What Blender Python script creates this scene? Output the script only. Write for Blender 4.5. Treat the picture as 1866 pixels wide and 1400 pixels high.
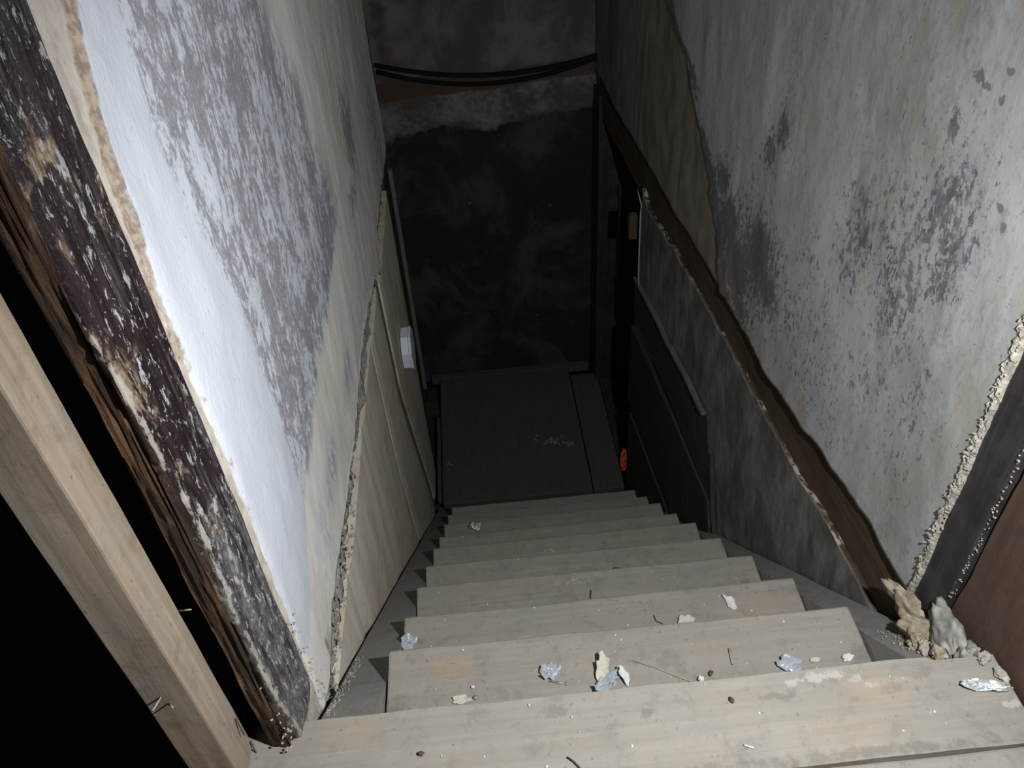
import bpy, bmesh, math, random
import numpy as np
from mathutils import Vector, Matrix

random.seed(7)
for o in list(bpy.data.objects):
    bpy.data.objects.remove(o)
scn = bpy.context.scene
COL = scn.collection

# ------------------------------------------------------------------ camera
CAM = Vector((-0.1813, -0.7880, 1.2632))
cd = bpy.data.cameras.new('camera')
cam = bpy.data.objects.new('camera', cd)
COL.objects.link(cam)
RX = Vector((0.99525, -0.08048437, -0.05476946))
UP = Vector((0.0940475, 0.64954069, 0.75448788))
FW = Vector((0.02514949, 0.756055, -0.65402473))
mw = Matrix(((RX.x, UP.x, -FW.x, CAM.x), (RX.y, UP.y, -FW.y, CAM.y), (RX.z, UP.z, -FW.z, CAM.z), (0, 0, 0, 1)))
cam.matrix_world = mw
cd.sensor_width = 36.0
cd.lens = 36.0 * 1505.0 / 1866.0
cd.clip_start = 0.02
scn.camera = cam

# ------------------------------------------------------------------ world, torch, exposure
w = bpy.data.worlds.new('night')
scn.world = w
w.use_nodes = True
w.node_tree.nodes['Background'].inputs[0].default_value = (0.8, 0.9, 1.0, 1)
w.node_tree.nodes['Background'].inputs[1].default_value = 0.0006
ld = bpy.data.lights.new('hand_torch', 'SPOT')
ld.energy = 84.0
ld.spot_size = math.radians(150)
ld.spot_blend = 1.0
ld.color = (0.95, 0.98, 1.0)
ld.shadow_soft_size = 0.012
lo = bpy.data.objects.new('hand_torch', ld)
lo.location = (0.175, -0.58, 1.09)
lo.rotation_euler = Vector((-0.24, 0.60, -0.76)).to_track_quat('-Z', 'Y').to_euler()
COL.objects.link(lo)
scn.view_settings.view_transform = 'Standard'
scn.view_settings.look = 'None'
scn.view_settings.gamma = 1.0
scn.view_settings.use_curve_mapping = False
scn.view_settings.exposure = 0.0

# ------------------------------------------------------------------ constants of the place (metres)
G, H = 0.19765, 0.18213          # going and rise of one step
SL = H / G
KS = 0.0426                      # the right wall closes in towards the far end
ZL = -9 * H                      # lower landing
ZT = H                           # upper floor
YE = 2.70                        # end wall


def xr(y):
    return 0.485 - KS * y


# ------------------------------------------------------------------ numpy noise
def _h(i, j, k, s):
    n = (i * 374761393 + j * 668265263 + k * 2147483647 + s * 974711) & 0xffffffff
    n = ((n ^ (n >> 13)) * 1274126177) & 0xffffffff
    n = ((n ^ (n >> 16)) * 2246822519) & 0xffffffff
    return ((n ^ (n >> 15)) & 0xffff) / 65535.0


def vn(x, y, z=0.0, s=0):
    x, y, z = np.broadcast_arrays(np.asarray(x, float), np.asarray(y, float), np.asarray(z, float))
    fx, fy, fz = np.floor(x), np.floor(y), np.floor(z)
    i, j, k = fx.astype(np.int64), fy.astype(np.int64), fz.astype(np.int64)
    u, v, t = x - fx, y - fy, z - fz
    u = u * u * (3 - 2 * u); v = v * v * (3 - 2 * v); t = t * t * (3 - 2 * t)
    r = 0
    for a in (0, 1):
        for b in (0, 1):
            for c in (0, 1):
                r = r + (u if a else 1 - u) * (v if b else 1 - v) * (t if c else 1 - t) * _h(i + a, j + b, k + c, s)
    return r * 2 - 1


def fbm(x, y, z=0.0, s=0, o=4):
    r, a, f = 0, 0.5, 1.0
    x, y, z = np.asarray(x, float), np.asarray(y, float), np.asarray(z, float)
    for q in range(o):
        r = r + a * vn(x * f, y * f, z * f, s + q * 17)
        a *= 0.5; f *= 2.03
    return r


def blob(a, b, spots):
    m = np.zeros(np.broadcast(a, b).shape)
    for (ca, cb, ra, rb, k) in spots:
        m = np.maximum(m, k * np.exp(-(((a - ca) / ra) ** 2 + ((b - cb) / rb) ** 2)))
    return m


def sst(x, a, b):
    t = np.clip((x - a) / (b - a), 0, 1)
    return t * t * (3 - 2 * t)


# ------------------------------------------------------------------ object helpers
def tag(o, label=None, cat=None, group=None, kind=None):
    if label: o['label'] = label
    if cat: o['category'] = cat
    if group: o['group'] = group
    if kind: o['kind'] = kind
    return o


def empty(name, loc, **k):
    o = bpy.data.objects.new(name, None)
    o.location = loc
    o.empty_display_size = 0.05
    COL.objects.link(o)
    return tag(o, **k)


def link(name, me, m, parent=None, smooth=True, origin=None, **k):
    """link a mesh whose vertices are in world space; moves its origin to `origin`"""
    o = bpy.data.objects.new(name, me)
    COL.objects.link(o)
    base = Vector(parent.location) if parent else Vector((0, 0, 0))
    og = Vector(origin) if origin is not None else base.copy()
    me.transform(Matrix.Translation(-og))
    o.location = og - base if parent else og
    o.parent = parent
    if m: me.materials.append(m)
    if smooth:
        for p in me.polygons: p.use_smooth = True
    return tag(o, **k)


def mesh(name, V, F, attrs=None):
    me = bpy.data.meshes.new(name)
    V = np.asarray(V, float)
    me.from_pydata(V.tolist(), [], [tuple(f) for f in F])
    if attrs:
        for n, a in attrs.items():
            at = me.attributes.new(n, 'FLOAT', 'POINT')
            at.data.foreach_set('value', np.asarray(a, np.float32).ravel())
    me.update()
    return me


def gridfaces(nu, nv, flip=False, wrap=False):
    F = []
    for i in range(nu - 1 + (1 if wrap else 0)):
        i2 = (i + 1) % nu
        for j in range(nv - 1):
            f = (i * nv + j, i2 * nv + j, i2 * nv + j + 1, i * nv + j + 1)
            F.append(f[::-1] if flip else f)
    return F


def gbox(x0, x1, y0, y1, z0, z1, n=(2, 2, 2)):
    """surface of a box, subdivided n times along x, y, z: verts, faces"""
    key, V, F = {}, [], []
    P = [np.linspace(a, b, c + 1) for (a, b), c in zip(((x0, x1), (y0, y1), (z0, z1)), n)]

    def vid(i, j, k):
        if (i, j, k) not in key:
            key[(i, j, k)] = len(V)
            V.append((P[0][i], P[1][j], P[2][k]))
        return key[(i, j, k)]
    for ax in range(3):
        a, b = [(1, 2), (2, 0), (0, 1)][ax]
        for side in (0, n[ax]):
            for p in range(n[a]):
                for q in range(n[b]):
                    f = []
                    for dp, dq in ((0, 0), (1, 0), (1, 1), (0, 1)):
                        ijk = [0, 0, 0]
                        ijk[ax] = side; ijk[a] = p + dp; ijk[b] = q + dq
                        f.append(vid(*ijk))
                    F.append(f if side else f[::-1])
    return np.array(V), F


def bevel(o, wd, seg=2, ang=50):
    b = o.modifiers.new('bevel', 'BEVEL')
    b.width = wd; b.segments = seg; b.limit_method = 'ANGLE'; b.angle_limit = math.radians(ang)
    return o


def plank(name, box, n, m, parent=None, amp=0.0015, seed=1, spots=None, bev=0.004, xf=None, **k):
    V, F = gbox(*box, n)
    V0 = V.copy()
    for a in range(3):
        V[:, a] += amp * fbm(V0[:, 0] * 9, V0[:, 1] * 9, V0[:, 2] * 9, seed + a, 3)
    at = {}
    if spots:
        for nm, sp in spots.items():
            at[nm] = blob(V0[:, 0], V0[:, 1], sp) * (V0[:, 2] > box[5] - 0.002)
    if xf is not None: V = xf(V)
    o = link(name, mesh(name, V, F, at), m, parent, False, **k)
    if bev: bevel(o, bev)
    return o


def prism(poly, d0, d1, axis):
    """polygon in the two other axes pushed from d0 to d1 along axis (0, 1, 2)"""
    n = len(poly); V = []
    for d in (d0, d1):
        for (a, b) in poly:
            V.append({0: (d, a, b), 1: (a, d, b), 2: (a, b, d)}[axis])
    F = [tuple(range(n))[::-1], tuple(range(n, 2 * n))] + [(i, (i + 1) % n, n + (i + 1) % n, n + i) for i in range(n)]
    return V, F


def fixn(me):
    bm = bmesh.new(); bm.from_mesh(me)
    bmesh.ops.recalc_face_normals(bm, faces=bm.faces)
    bm.to_mesh(me); bm.free()
    return me


def tube(name, pts, r, m, parent=None, seg=8, **k):
    P = [Vector(p) for p in pts]; V = []; n = len(P)
    rr = r if hasattr(r, '__len__') else [r] * n
    for i, p in enumerate(P):
        t = (P[min(i + 1, n - 1)] - P[max(i - 1, 0)]).normalized()
        a = t.cross(Vector((0, 0, 1)) if abs(t.z) < 0.9 else Vector((1, 0, 0))).normalized(); b = t.cross(a)
        for s in range(seg):
            q = 2 * math.pi * s / seg
            V.append(p + (a * math.cos(q) + b * math.sin(q)) * rr[i])
    F = []
    for i in range(n - 1):
        for s in range(seg):
            s2 = (s + 1) % seg
            F.append((i * seg + s, i * seg + s2, (i + 1) * seg + s2, (i + 1) * seg + s))
    F += [tuple(range(seg))[::-1], tuple(range((n - 1) * seg, n * seg))]
    return link(name, fixn(mesh(name, [tuple(v) for v in V], F)), m, parent, **k)


ICO = {}


def ico(sub):
    if sub not in ICO:
        bm = bmesh.new(); bmesh.ops.create_icosphere(bm, subdivisions=sub, radius=1.0)
        ICO[sub] = (np.array([v.co[:] for v in bm.verts]), [[v.index for v in f.verts] for f in bm.faces])
        bm.free()
    return ICO[sub]


def lump(c, r, seed, sub=2, rough=0.35, rot=0.0, facet=2.2):
    V, F = ico(sub)
    d = 1 + rough * fbm(V[:, 0] * facet, V[:, 1] * facet, V[:, 2] * facet, seed, 3) * 1.6
    W = V * d[:, None] * np.array(r)
    cr, sr = math.cos(rot), math.sin(rot)
    W = np.stack([W[:, 0] * cr - W[:, 1] * sr, W[:, 0] * sr + W[:, 1] * cr, W[:, 2]], 1)
    return W + np.array(c), F


def lumps(name, specs, m, parent=None, sub=1, **k):
    V, F, n = [], [], 0
    for i, (c, r) in enumerate(specs):
        v, f = lump(c, r, 31 * i + 5, sub, 0.45, random.uniform(0, 6))
        V.append(v); F += [[q + n for q in t] for t in f]; n += len(v)
    return link(name, mesh(name, np.concatenate(V), F), m, parent, False, **k)


# ------------------------------------------------------------------ node helpers
class NT:
    def __init__(s, name):
        s.m = bpy.data.materials.new(name); s.m.use_nodes = True
        s.t = s.m.node_tree; s.t.nodes.clear()
        s.o = s.t.nodes.new('ShaderNodeOutputMaterial'); s.b = s.t.nodes.new('ShaderNodeBsdfPrincipled')
        s.t.links.new(s.b.outputs[0], s.o.inputs[0])
        s.co = s.t.nodes.new('ShaderNodeTexCoord').outputs['Object']
        s.nrm = None

    def put(s, sock, v):
        if isinstance(v, bpy.types.NodeSocket): s.t.links.new(v, sock)
        elif hasattr(v, '__len__') and len(v) == 3 and sock.type == 'RGBA': sock.default_value = (*v, 1)
        else: sock.default_value = v

    def map(s, sc, off=(0, 0, 0)):
        n = s.t.nodes.new('ShaderNodeMapping'); s.t.links.new(s.co, n.inputs[0])
        n.inputs['Scale'].default_value = sc; n.inputs['Location'].default_value = off
        return n.outputs[0]

    def noise(s, sc, scale=1.0, detail=4, rough=0.55, dist=0.0, off=(0, 0, 0)):
        n = s.t.nodes.new('ShaderNodeTexNoise')
        v = s.map(sc if hasattr(sc, '__len__') else (sc,) * 3, off)
        s.t.links.new(v, n.inputs['Vector'])
        n.inputs['Scale'].default_value = scale; n.inputs['Detail'].default_value = detail
        n.inputs['Roughness'].default_value = rough; n.inputs['Distortion'].default_value = dist
        return n.outputs[0]

    def voro(s, sc, feat='F1', rnd=1.0):
        n = s.t.nodes.new('ShaderNodeTexVoronoi'); n.feature = feat
        s.t.links.new(s.map(sc if hasattr(sc, '__len__') else (sc,) * 3), n.inputs['Vector'])
        n.inputs['Scale'].default_value = 1.0; n.inputs['Randomness'].default_value = rnd
        return n.outputs['Distance']

    def step(s, v, a, b):
        n = s.t.nodes.new('ShaderNodeMapRange'); n.interpolation_type = 'SMOOTHSTEP'
        s.put(n.inputs[0], v); n.inputs[1].default_value = a; n.inputs[2].default_value = b
        return n.outputs[0]

    def mth(s, op, a, b=0.5, c=0.0):
        n = s.t.nodes.new('ShaderNodeMath'); n.operation = op
        s.put(n.inputs[0], a); s.put(n.inputs[1], b); s.put(n.inputs[2], c)
        return n.outputs[0]

    def attr(s, name):
        n = s.t.nodes.new('ShaderNodeAttribute'); n.attribute_name = name
        return n.outputs['Fac']

    def rnd(s):
        return s.t.nodes.new('ShaderNodeObjectInfo').outputs['Random']

    def mix(s, f, a, b, blend='MIX'):
        n = s.t.nodes.new('ShaderNodeMix'); n.data_type = 'RGBA'; n.blend_type = blend
        s.put(n.inputs[0], f); s.put(n.inputs[6], a); s.put(n.inputs[7], b)
        return n.outputs[2]

    def bump(s, h, st=0.5, d=0.01):
        n = s.t.nodes.new('ShaderNodeBump'); n.inputs['Strength'].default_value = st; n.inputs['Distance'].default_value = d
        s.put(n.inputs['Height'], h)
        if s.nrm is not None: s.t.links.new(s.nrm, n.inputs['Normal'])
        s.nrm = n.outputs[0]

    def done(s, col, rough=0.85, spec=0.3, **k):
        s.put(s.b.inputs['Base Color'], col); s.put(s.b.inputs['Roughness'], rough)
        s.put(s.b.inputs['Specular IOR Level'], spec)
        for a, v in k.items(): s.put(s.b.inputs[a.replace('_', ' ')], v)
        if s.nrm is not None: s.t.links.new(s.nrm, s.b.inputs['Normal'])
        return s.m


def wood(name, ax, dark, light, tint=None, rough=0.8, grain=1.0, dirt=0.5, dust=(0.30, 0.29, 0.26), spec=0.25, stains=False):
    n = NT(name)
    lo, hi = 3.0, 70.0 * grain
    sc = [hi, hi, hi]; sc[ax] = lo
    g = n.noise(tuple(sc), 1.0, 5, 0.6, 0.4)
    sc2 = [s_ * 0.25 for s_ in sc]; sc2[ax] = 1.6
    g2 = n.noise(tuple(sc2), 1.0, 3, 0.5, 0.8)
    c = n.mix(n.step(g, 0.25, 0.8), dark, light)
    c = n.mix(n.mth('MULTIPLY', n.step(g2, 0.4, 0.72), 0.6), c, tint or dark)
    d = n.noise(9.0, 1.0, 7, 0.7)
    c = n.mix(n.mth('MULTIPLY', n.step(d, 0.40, 0.62), dirt), c, dust)
    d2 = n.noise(26.0, 1.0, 6, 0.7, 0.3, (3, 5, 1))
    c = n.mix(n.mth('MULTIPLY', n.step(d2, 0.50, 0.68), 0.35), c, [q * 0.55 for q in dark])
    sp = n.noise(110.0, 1.0, 2, 0.5)
    c = n.mix(n.mth('MULTIPLY', n.step(sp, 0.66, 0.74), 0.45), c, [q * 0.35 for q in dark])
    r = n.rnd()
    c = n.mix(n.mth('MULTIPLY', r, 0.22), c, [q * 0.7 for q in dark])
    if stains:
        f = n.noise(60.0, 1.0, 4, 0.6)
        wm = n.step(n.mth('ADD', n.attr('m_pale'), n.mth('MULTIPLY', n.mth('SUBTRACT', f, 0.5), 2.6)), 0.45, 0.75)
        c = n.mix(n.mth('MULTIPLY', wm, 0.42), c, (0.45, 0.44, 0.41))
        dm = n.step(n.mth('ADD', n.attr('m_dark'), n.mth('MULTIPLY', n.mth('SUBTRACT', f, 0.5), 2.2)), 0.35, 0.9)
        c = n.mix(n.mth('MULTIPLY', dm, 0.42), c, (0.10, 0.09, 0.08))
        om = n.step(n.mth('ADD', n.attr('m_warm'), n.mth('MULTIPLY', n.mth('SUBTRACT', f, 0.5), 0.6)), 0.2, 0.8)
        c = n.mix(n.mth('MULTIPLY', om, 0.4), c, (0.33, 0.235, 0.15))
    n.bump(g, 0.25, 0.003)
    n.bump(d, 0.3, 0.004)
    return n.done(c, rough, spec)


def plain(name, col, rough=0.7, spec=0.3, var=0.25, sc=60.0, bst=0.3, **k):
    n = NT(name)
    f = n.noise(sc, 1.0, 4, 0.6)
    c = n.mix(n.step(f, 0.3, 0.7), [q * (1 - var) for q in col], [min(1, q * (1 + var)) for q in col])
    n.bump(f, bst, 0.003)
    return n.done(c, rough, spec, **k)


# ------------------------------------------------------------------ materials
def m_plaster_left():
    n = NT('plaster_left')
    big = n.noise((3, 3, 2), 1.0, 5, 0.6)
    fine = n.noise((40, 40, 26), 1.0, 5, 0.65)
    streak = n.noise((52, 58, 34), 1.0, 7, 0.76, 0.3)
    streak2 = n.noise((120, 150, 90), 1.0, 4, 0.68, 0.3, (3, 1, 7))
    patch = n.noise((9, 11, 5), 1.0, 4, 0.6, 0.3, (8, 3, 2))
    c = n.mix(n.step(big, 0.35, 0.65), (0.58, 0.54, 0.47), (0.69, 0.665, 0.615))
    c = n.mix(n.mth('MULTIPLY', n.step(n.mth('ADD', patch, n.mth('MULTIPLY', streak, 0.4)), 0.66, 0.80), 0.4), c, (0.58, 0.60, 0.63))
    # bluish limewash worn through to grey
    s = n.attr('m_scratch')
    c = n.mix(s, c, (0.50, 0.52, 0.57))
    gv = n.mth('ADD', n.mth('ADD', n.mth('MULTIPLY', streak, 0.62), n.mth('MULTIPLY', streak2, 0.30)), n.mth('MULTIPLY', patch, 0.45))
    grey = n.mth('MULTIPLY', n.step(gv, 0.635, 0.715), 0.95)
    c = n.mix(n.mth('MULTIPLY', grey, n.step(s, 0.05, 0.75)), c, n.mix(n.step(streak2, 0.35, 0.65), (0.185, 0.18, 0.195), (0.27, 0.265, 0.28)))
    scr = n.step(n.noise((30, 150, 30), 1.0, 2, 0.5, 2.2, (5, 5, 1)), 0.66, 0.70)
    c = n.mix(n.mth('MULTIPLY', n.mth('MULTIPLY', scr, s), 0.7), c, (0.60, 0.615, 0.65))
    wmask = n.attr('m_white')
    wh = n.step(n.mth('ADD', wmask, n.mth('MULTIPLY', n.mth('SUBTRACT', n.mth('ADD', n.mth('MULTIPLY', streak, 0.7), n.mth('MULTIPLY', patch, 0.5)), 0.6), 2.4)), 0.40, 0.62)
    c = n.mix(wh, c, n.mix(n.step(streak2, 0.27, 0.36), (0.32, 0.33, 0.36), (0.49, 0.51, 0.555)))
    br = n.step(n.mth('ADD', n.attr('m_brown'), n.mth('MULTIPLY', n.mth('SUBTRACT', fine, 0.5), 0.8)), 0.40, 0.62)
    c = n.mix(br, c, n.mix(n.step(fine, 0.30, 0.60), (0.30, 0.255, 0.205), (0.42, 0.38, 0.335)))
    el = n.step(n.mth('ADD', n.attr('m_line'), n.mth('MULTIPLY', n.mth('SUBTRACT', fine, 0.5), 1.6)), 0.40, 0.75)
    c = n.mix(n.mth('MULTIPLY', el, 0.85), c, n.mix(n.step(streak2, 0.4, 0.6), (0.15, 0.10, 0.065), (0.30, 0.235, 0.17)))
    dk = n.step(n.mth('ADD', n.attr('m_dark'), n.mth('MULTIPLY', n.mth('SUBTRACT', streak, 0.5), 2.2)), 0.45, 0.95)
    c = n.mix(n.mth('MULTIPLY', dk, 0.75), c, (0.13, 0.135, 0.15))
    n.bump(streak, 0.35, 0.005)
    n.bump(streak2, 0.35, 0.003)
    return n.done(c, 0.75, 0.3)


def m_plaster_right():
    n = NT('plaster_right')
    big = n.noise((4, 4, 2.2), 1.0, 5, 0.6)
    sm = n.noise((12, 16, 7), 1.0, 5, 0.6, 0.3, (2, 0, 3))
    fine = n.noise((60, 80, 60), 1.0, 5, 0.62)
    fleck = n.noise((60, 75, 50), 1.0, 6, 0.78, 0.3, (1, 9, 4))
    c = n.mix(n.step(big, 0.38, 0.62), (0.335, 0.31, 0.275), (0.40, 0.395, 0.39))
    c = n.mix(n.mth('MULTIPLY', n.step(sm, 0.42, 0.62), 0.6), c, (0.42, 0.432, 0.455))
    c = n.mix(n.mth('MULTIPLY', n.step(n.mth('ADD', fine, n.mth('MULTIPLY', sm, 0.4)), 0.72, 0.86), 0.5), c, (0.25, 0.247, 0.25))
    c = n.mix(n.attr('m_far'), c, n.mix(n.step(sm, 0.35, 0.65), (0.17, 0.147, 0.115), (0.25, 0.223, 0.185)))
    md = n.attr('m_dark')
    mv = n.mth('ADD', fleck, n.mth('MULTIPLY', md, 0.20))
    dk = n.step(mv, 0.615, 0.68)
    c = n.mix(n.mth('MULTIPLY', dk, 0.88), c, n.mix(n.step(fine, 0.4, 0.6), (0.085, 0.09, 0.105), (0.17, 0.178, 0.20)))
    c = n.mix(n.mth('MULTIPLY', n.step(n.mth('ADD', n.mth('ADD', md, sm), n.mth('MULTIPLY', fleck, 0.8)), 1.65, 2.15), 0.65), c, (0.115, 0.112, 0.11))
    hol = n.attr('m_hole')
    c = n.mix(n.step(n.mth('ADD', hol, n.mth('MULTIPLY', n.mth('SUBTRACT', fleck, 0.5), 1.6)), 0.5, 0.62), c, (0.19, 0.178, 0.163))
    br = n.step(n.mth('ADD', n.attr('m_brown'), n.mth('MULTIPLY', n.mth('SUBTRACT', sm, 0.5), 1.2)), 0.35, 0.75)
    c = n.mix(n.mth('MULTIPLY', br, 0.6), c, (0.235, 0.195, 0.15))
    n.bump(sm, 0.3, 0.006)
    n.bump(fine, 0.28, 0.002)
    n.bump(dk, -0.3, 0.0015)
    return n.done(c, 0.62, 0.35)


def m_lower_right():
    n = NT('plaster_lower_right')
    sm = n.noise((8, 10, 5), 1.0, 5, 0.6, 0.3)
    fine = n.noise((50, 50, 40), 1.0, 5, 0.65)
    c = n.mix(n.step(sm, 0.38, 0.62), (0.105, 0.096, 0.082), (0.19, 0.18, 0.166))
    c = n.mix(n.mth('MULTIPLY', n.step(fine, 0.5, 0.7), 0.5), c, (0.10, 0.092, 0.08))
    c = n.mix(n.attr('m_lip'), c, (0.05, 0.036, 0.024))  # lip coloured dark to hold back the direct light it catches
    c = n.mix(n.mth('MULTIPLY', n.attr('m_lit_edge'), n.step(n.noise((70, 45, 70), 1.0, 4, 0.6), 0.46, 0.58)), c, (0.36, 0.32, 0.26))  # broken cream bits paint the brightness of the lit plaster edge
    n.bump(sm, 0.4, 0.01); n.bump(fine, 0.5, 0.003)
    return n.done(c, 0.8, 0.25)


def m_end():
    n = NT('plaster_end')
    sm = n.noise((5, 5, 5), 1.0, 6, 0.62, 0.4)
    fine = n.noise((40, 40, 40), 1.0, 5, 0.65)
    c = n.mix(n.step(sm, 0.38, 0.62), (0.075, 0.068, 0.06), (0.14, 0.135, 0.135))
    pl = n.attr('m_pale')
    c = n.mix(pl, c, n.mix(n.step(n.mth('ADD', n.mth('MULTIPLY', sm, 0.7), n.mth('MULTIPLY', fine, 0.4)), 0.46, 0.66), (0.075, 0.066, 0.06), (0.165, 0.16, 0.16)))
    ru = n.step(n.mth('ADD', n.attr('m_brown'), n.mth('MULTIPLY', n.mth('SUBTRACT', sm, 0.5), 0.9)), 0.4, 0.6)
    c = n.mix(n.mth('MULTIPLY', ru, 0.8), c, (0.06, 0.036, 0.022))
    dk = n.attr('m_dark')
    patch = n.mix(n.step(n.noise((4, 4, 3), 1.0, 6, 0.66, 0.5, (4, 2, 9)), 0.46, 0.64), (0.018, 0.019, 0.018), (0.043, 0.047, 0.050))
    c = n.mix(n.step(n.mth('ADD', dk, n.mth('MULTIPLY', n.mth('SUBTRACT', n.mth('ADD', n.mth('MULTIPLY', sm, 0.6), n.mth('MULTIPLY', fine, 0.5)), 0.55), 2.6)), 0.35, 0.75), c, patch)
    wf = n.step(n.noise((26, 26, 26), 1.0, 4, 0.6), 0.73, 0.78)
    c = n.mix(n.mth('MULTIPLY', wf, 0.4), c, (0.32, 0.33, 0.34))
    n.bump(sm, 0.4, 0.02); n.bump(fine, 0.4, 0.004)
    return n.done(c, 0.85, 0.2)


def m_jamb():
    n = NT('old_painted_timber')
    gr = n.noise((70, 90, 6), 1.0, 7, 0.7, 0.7)
    bl = n.noise((30, 34, 14), 1.0, 6, 0.68, 0.5, (7, 2, 1))
    sm = n.noise((40, 45, 5), 1.0, 5, 0.6, 0.6, (1, 6, 3))
    fl = n.noise((85, 110, 42), 1.0, 5, 0.7, 0.3)
    fl2 = n.noise((140, 160, 90), 1.0, 4, 0.65, 0.3, (3, 3, 3))
    paint = n.mix(n.step(gr, 0.4, 0.62), (0.009, 0.0045, 0.006), (0.028, 0.016, 0.018))
    dust = n.attr('m_dust')
    paint = n.mix(n.mth('MULTIPLY', n.step(sm, 0.54, 0.68), 0.45), paint, (0.11, 0.105, 0.10))
    dv = n.mth('ADD', dust, n.mth('MULTIPLY', n.mth('SUBTRACT', n.mth('ADD', n.mth('MULTIPLY', gr, 0.6), n.mth('MULTIPLY', bl, 0.5)), 0.55), 3.2))
    paint = n.mix(n.mth('MULTIPLY', n.step(dv, 0.45, 1.0), 0.85), paint, n.mix(n.step(fl2, 0.35, 0.65), (0.075, 0.070, 0.074), (0.17, 0.165, 0.168)))
    och = n.step(n.mth('ADD', n.mth('MULTIPLY', n.attr('m_ochre'), 0.30), bl), 0.60, 0.70)
    paint = n.mix(n.mth('MULTIPLY', och, 0.8), paint, n.mix(n.step(fl2, 0.4, 0.6), (0.15, 0.10, 0.06), (0.30, 0.225, 0.15)))
    paint = n.mix(n.mth('MULTIPLY', n.step(n.mth('ADD', fl, n.mth('MULTIPLY', sm, 0.25)), 0.70, 0.75), 0.85), paint, (0.34, 0.345, 0.34))
    paint = n.mix(n.mth('MULTIPLY', n.step(fl2, 0.64, 0.68), 0.8), paint, (0.36, 0.35, 0.33))
    rot = n.mix(n.step(gr, 0.36, 0.66), (0.014, 0.007, 0.004), (0.10, 0.050, 0.020))
    rot = n.mix(n.mth('MULTIPLY', n.step(bl, 0.55, 0.68), 0.6), rot, (0.14, 0.085, 0.042))
    rot = n.mix(n.mth('MULTIPLY', n.step(sm, 0.52, 0.66), 0.8), rot, (0.022, 0.013, 0.008))
    c = n.mix(n.attr('m_rot'), paint, rot)
    lip = n.step(n.mth('ADD', n.attr('m_lip'), n.mth('MULTIPLY', n.mth('SUBTRACT', n.mth('ADD', n.mth('MULTIPLY', fl, 0.5), n.mth('MULTIPLY', bl, 0.6)), 0.55), 2.8)), 0.80, 1.05)
    c = n.mix(n.mth('MULTIPLY', lip, 0.8), c, (0.34, 0.315, 0.275))
    n.bump(gr, 0.8, 0.006); n.bump(fl, 0.5, 0.003); n.bump(bl, 0.5, 0.006)
    return n.done(c, n.mix(n.attr('m_rot'), (0.42,) * 3, (0.85,) * 3), 0.4)


M = {}
M['plL'] = m_plaster_left(); M['plR'] = m_plaster_right(); M['lowR'] = m_lower_right(); M['end'] = m_end(); M['jamb'] = m_jamb()
M['tread'] = wood('worn_tread_wood', 0, (0.225, 0.203, 0.168), (0.295, 0.272, 0.236), (0.255, 0.222, 0.18), dirt=0.6, dust=(0.225, 0.213, 0.19), stains=True)
M['stringer'] = wood('stringer_wood', 1, (0.21, 0.20, 0.18), (0.29, 0.275, 0.255), (0.23, 0.22, 0.205), dirt=0.6, dust=(0.235, 0.228, 0.215))
M['pine'] = wood('new_pine', 2, (0.18, 0.135, 0.092), (0.30, 0.245, 0.19), (0.25, 0.17, 0.105), dirt=0.55, dust=(0.215, 0.188, 0.157), rough=0.75)
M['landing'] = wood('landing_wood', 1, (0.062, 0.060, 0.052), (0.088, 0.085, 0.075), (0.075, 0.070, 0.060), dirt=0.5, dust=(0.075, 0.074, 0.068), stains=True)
M['boardL'] = wood('clay_smeared_board', 2, (0.48, 0.43, 0.34), (0.64, 0.59, 0.50), (0.40, 0.27, 0.155), dirt=0.55, dust=(0.60, 0.57, 0.505), rough=0.9, grain=0.4)
M['battenL'] = wood('brown_batten', 2, (0.19, 0.14, 0.09), (0.30, 0.24, 0.17), (0.14, 0.09, 0.05), dirt=0.4, dust=(0.2, 0.18, 0.15), rough=0.9, grain=0.5)
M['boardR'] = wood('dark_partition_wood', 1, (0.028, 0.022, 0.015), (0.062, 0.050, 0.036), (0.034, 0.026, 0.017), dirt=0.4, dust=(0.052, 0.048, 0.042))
M['lath'] = wood('lath_and_lit_edge', 1, (0.085, 0.078, 0.065), (0.16, 0.15, 0.13), (0.10, 0.09, 0.07), dirt=0.6, dust=(0.13, 0.125, 0.11))
M['beam'] = wood('brown_beam_wood', 1, (0.050, 0.031, 0.019), (0.095, 0.062, 0.040), (0.07, 0.04, 0.022), dirt=0.35, dust=(0.085, 0.068, 0.05), rough=0.75)
M['black'] = wood('blackened_post', 2, (0.016, 0.014, 0.015), (0.045, 0.042, 0.045), (0.03, 0.02, 0.02), dirt=0.45, dust=(0.06, 0.06, 0.065), rough=0.5, spec=0.4)
M['brown'] = wood('brown_painted_door', 2, (0.070, 0.036, 0.024), (0.115, 0.060, 0.040), (0.08, 0.045, 0.034), dirt=0.5, dust=(0.075, 0.058, 0.048), rough=0.6, spec=0.35)
M['mortar'] = plain('lime_mortar', (0.30, 0.275, 0.23), 0.95, 0.1, 0.3, 90)
M['clay'] = plain('clay_mortar', (0.27, 0.23, 0.165), 0.95, 0.1, 0.3, 60)
M['stone'] = plain('rubble_stone', (0.25, 0.235, 0.21), 0.9, 0.15, 0.35, 45, 0.6)
M['core'] = plain('rough_grey_render', (0.29, 0.275, 0.25), 0.95, 0.1, 0.4, 70, 0.8)
M['cable'] = plain('black_cable', (0.005, 0.005, 0.006), 0.8, 0.2, 0.1)
M['wire'] = plain('pale_wire', (0.30, 0.29, 0.26), 0.6, 0.4, 0.1)
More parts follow.
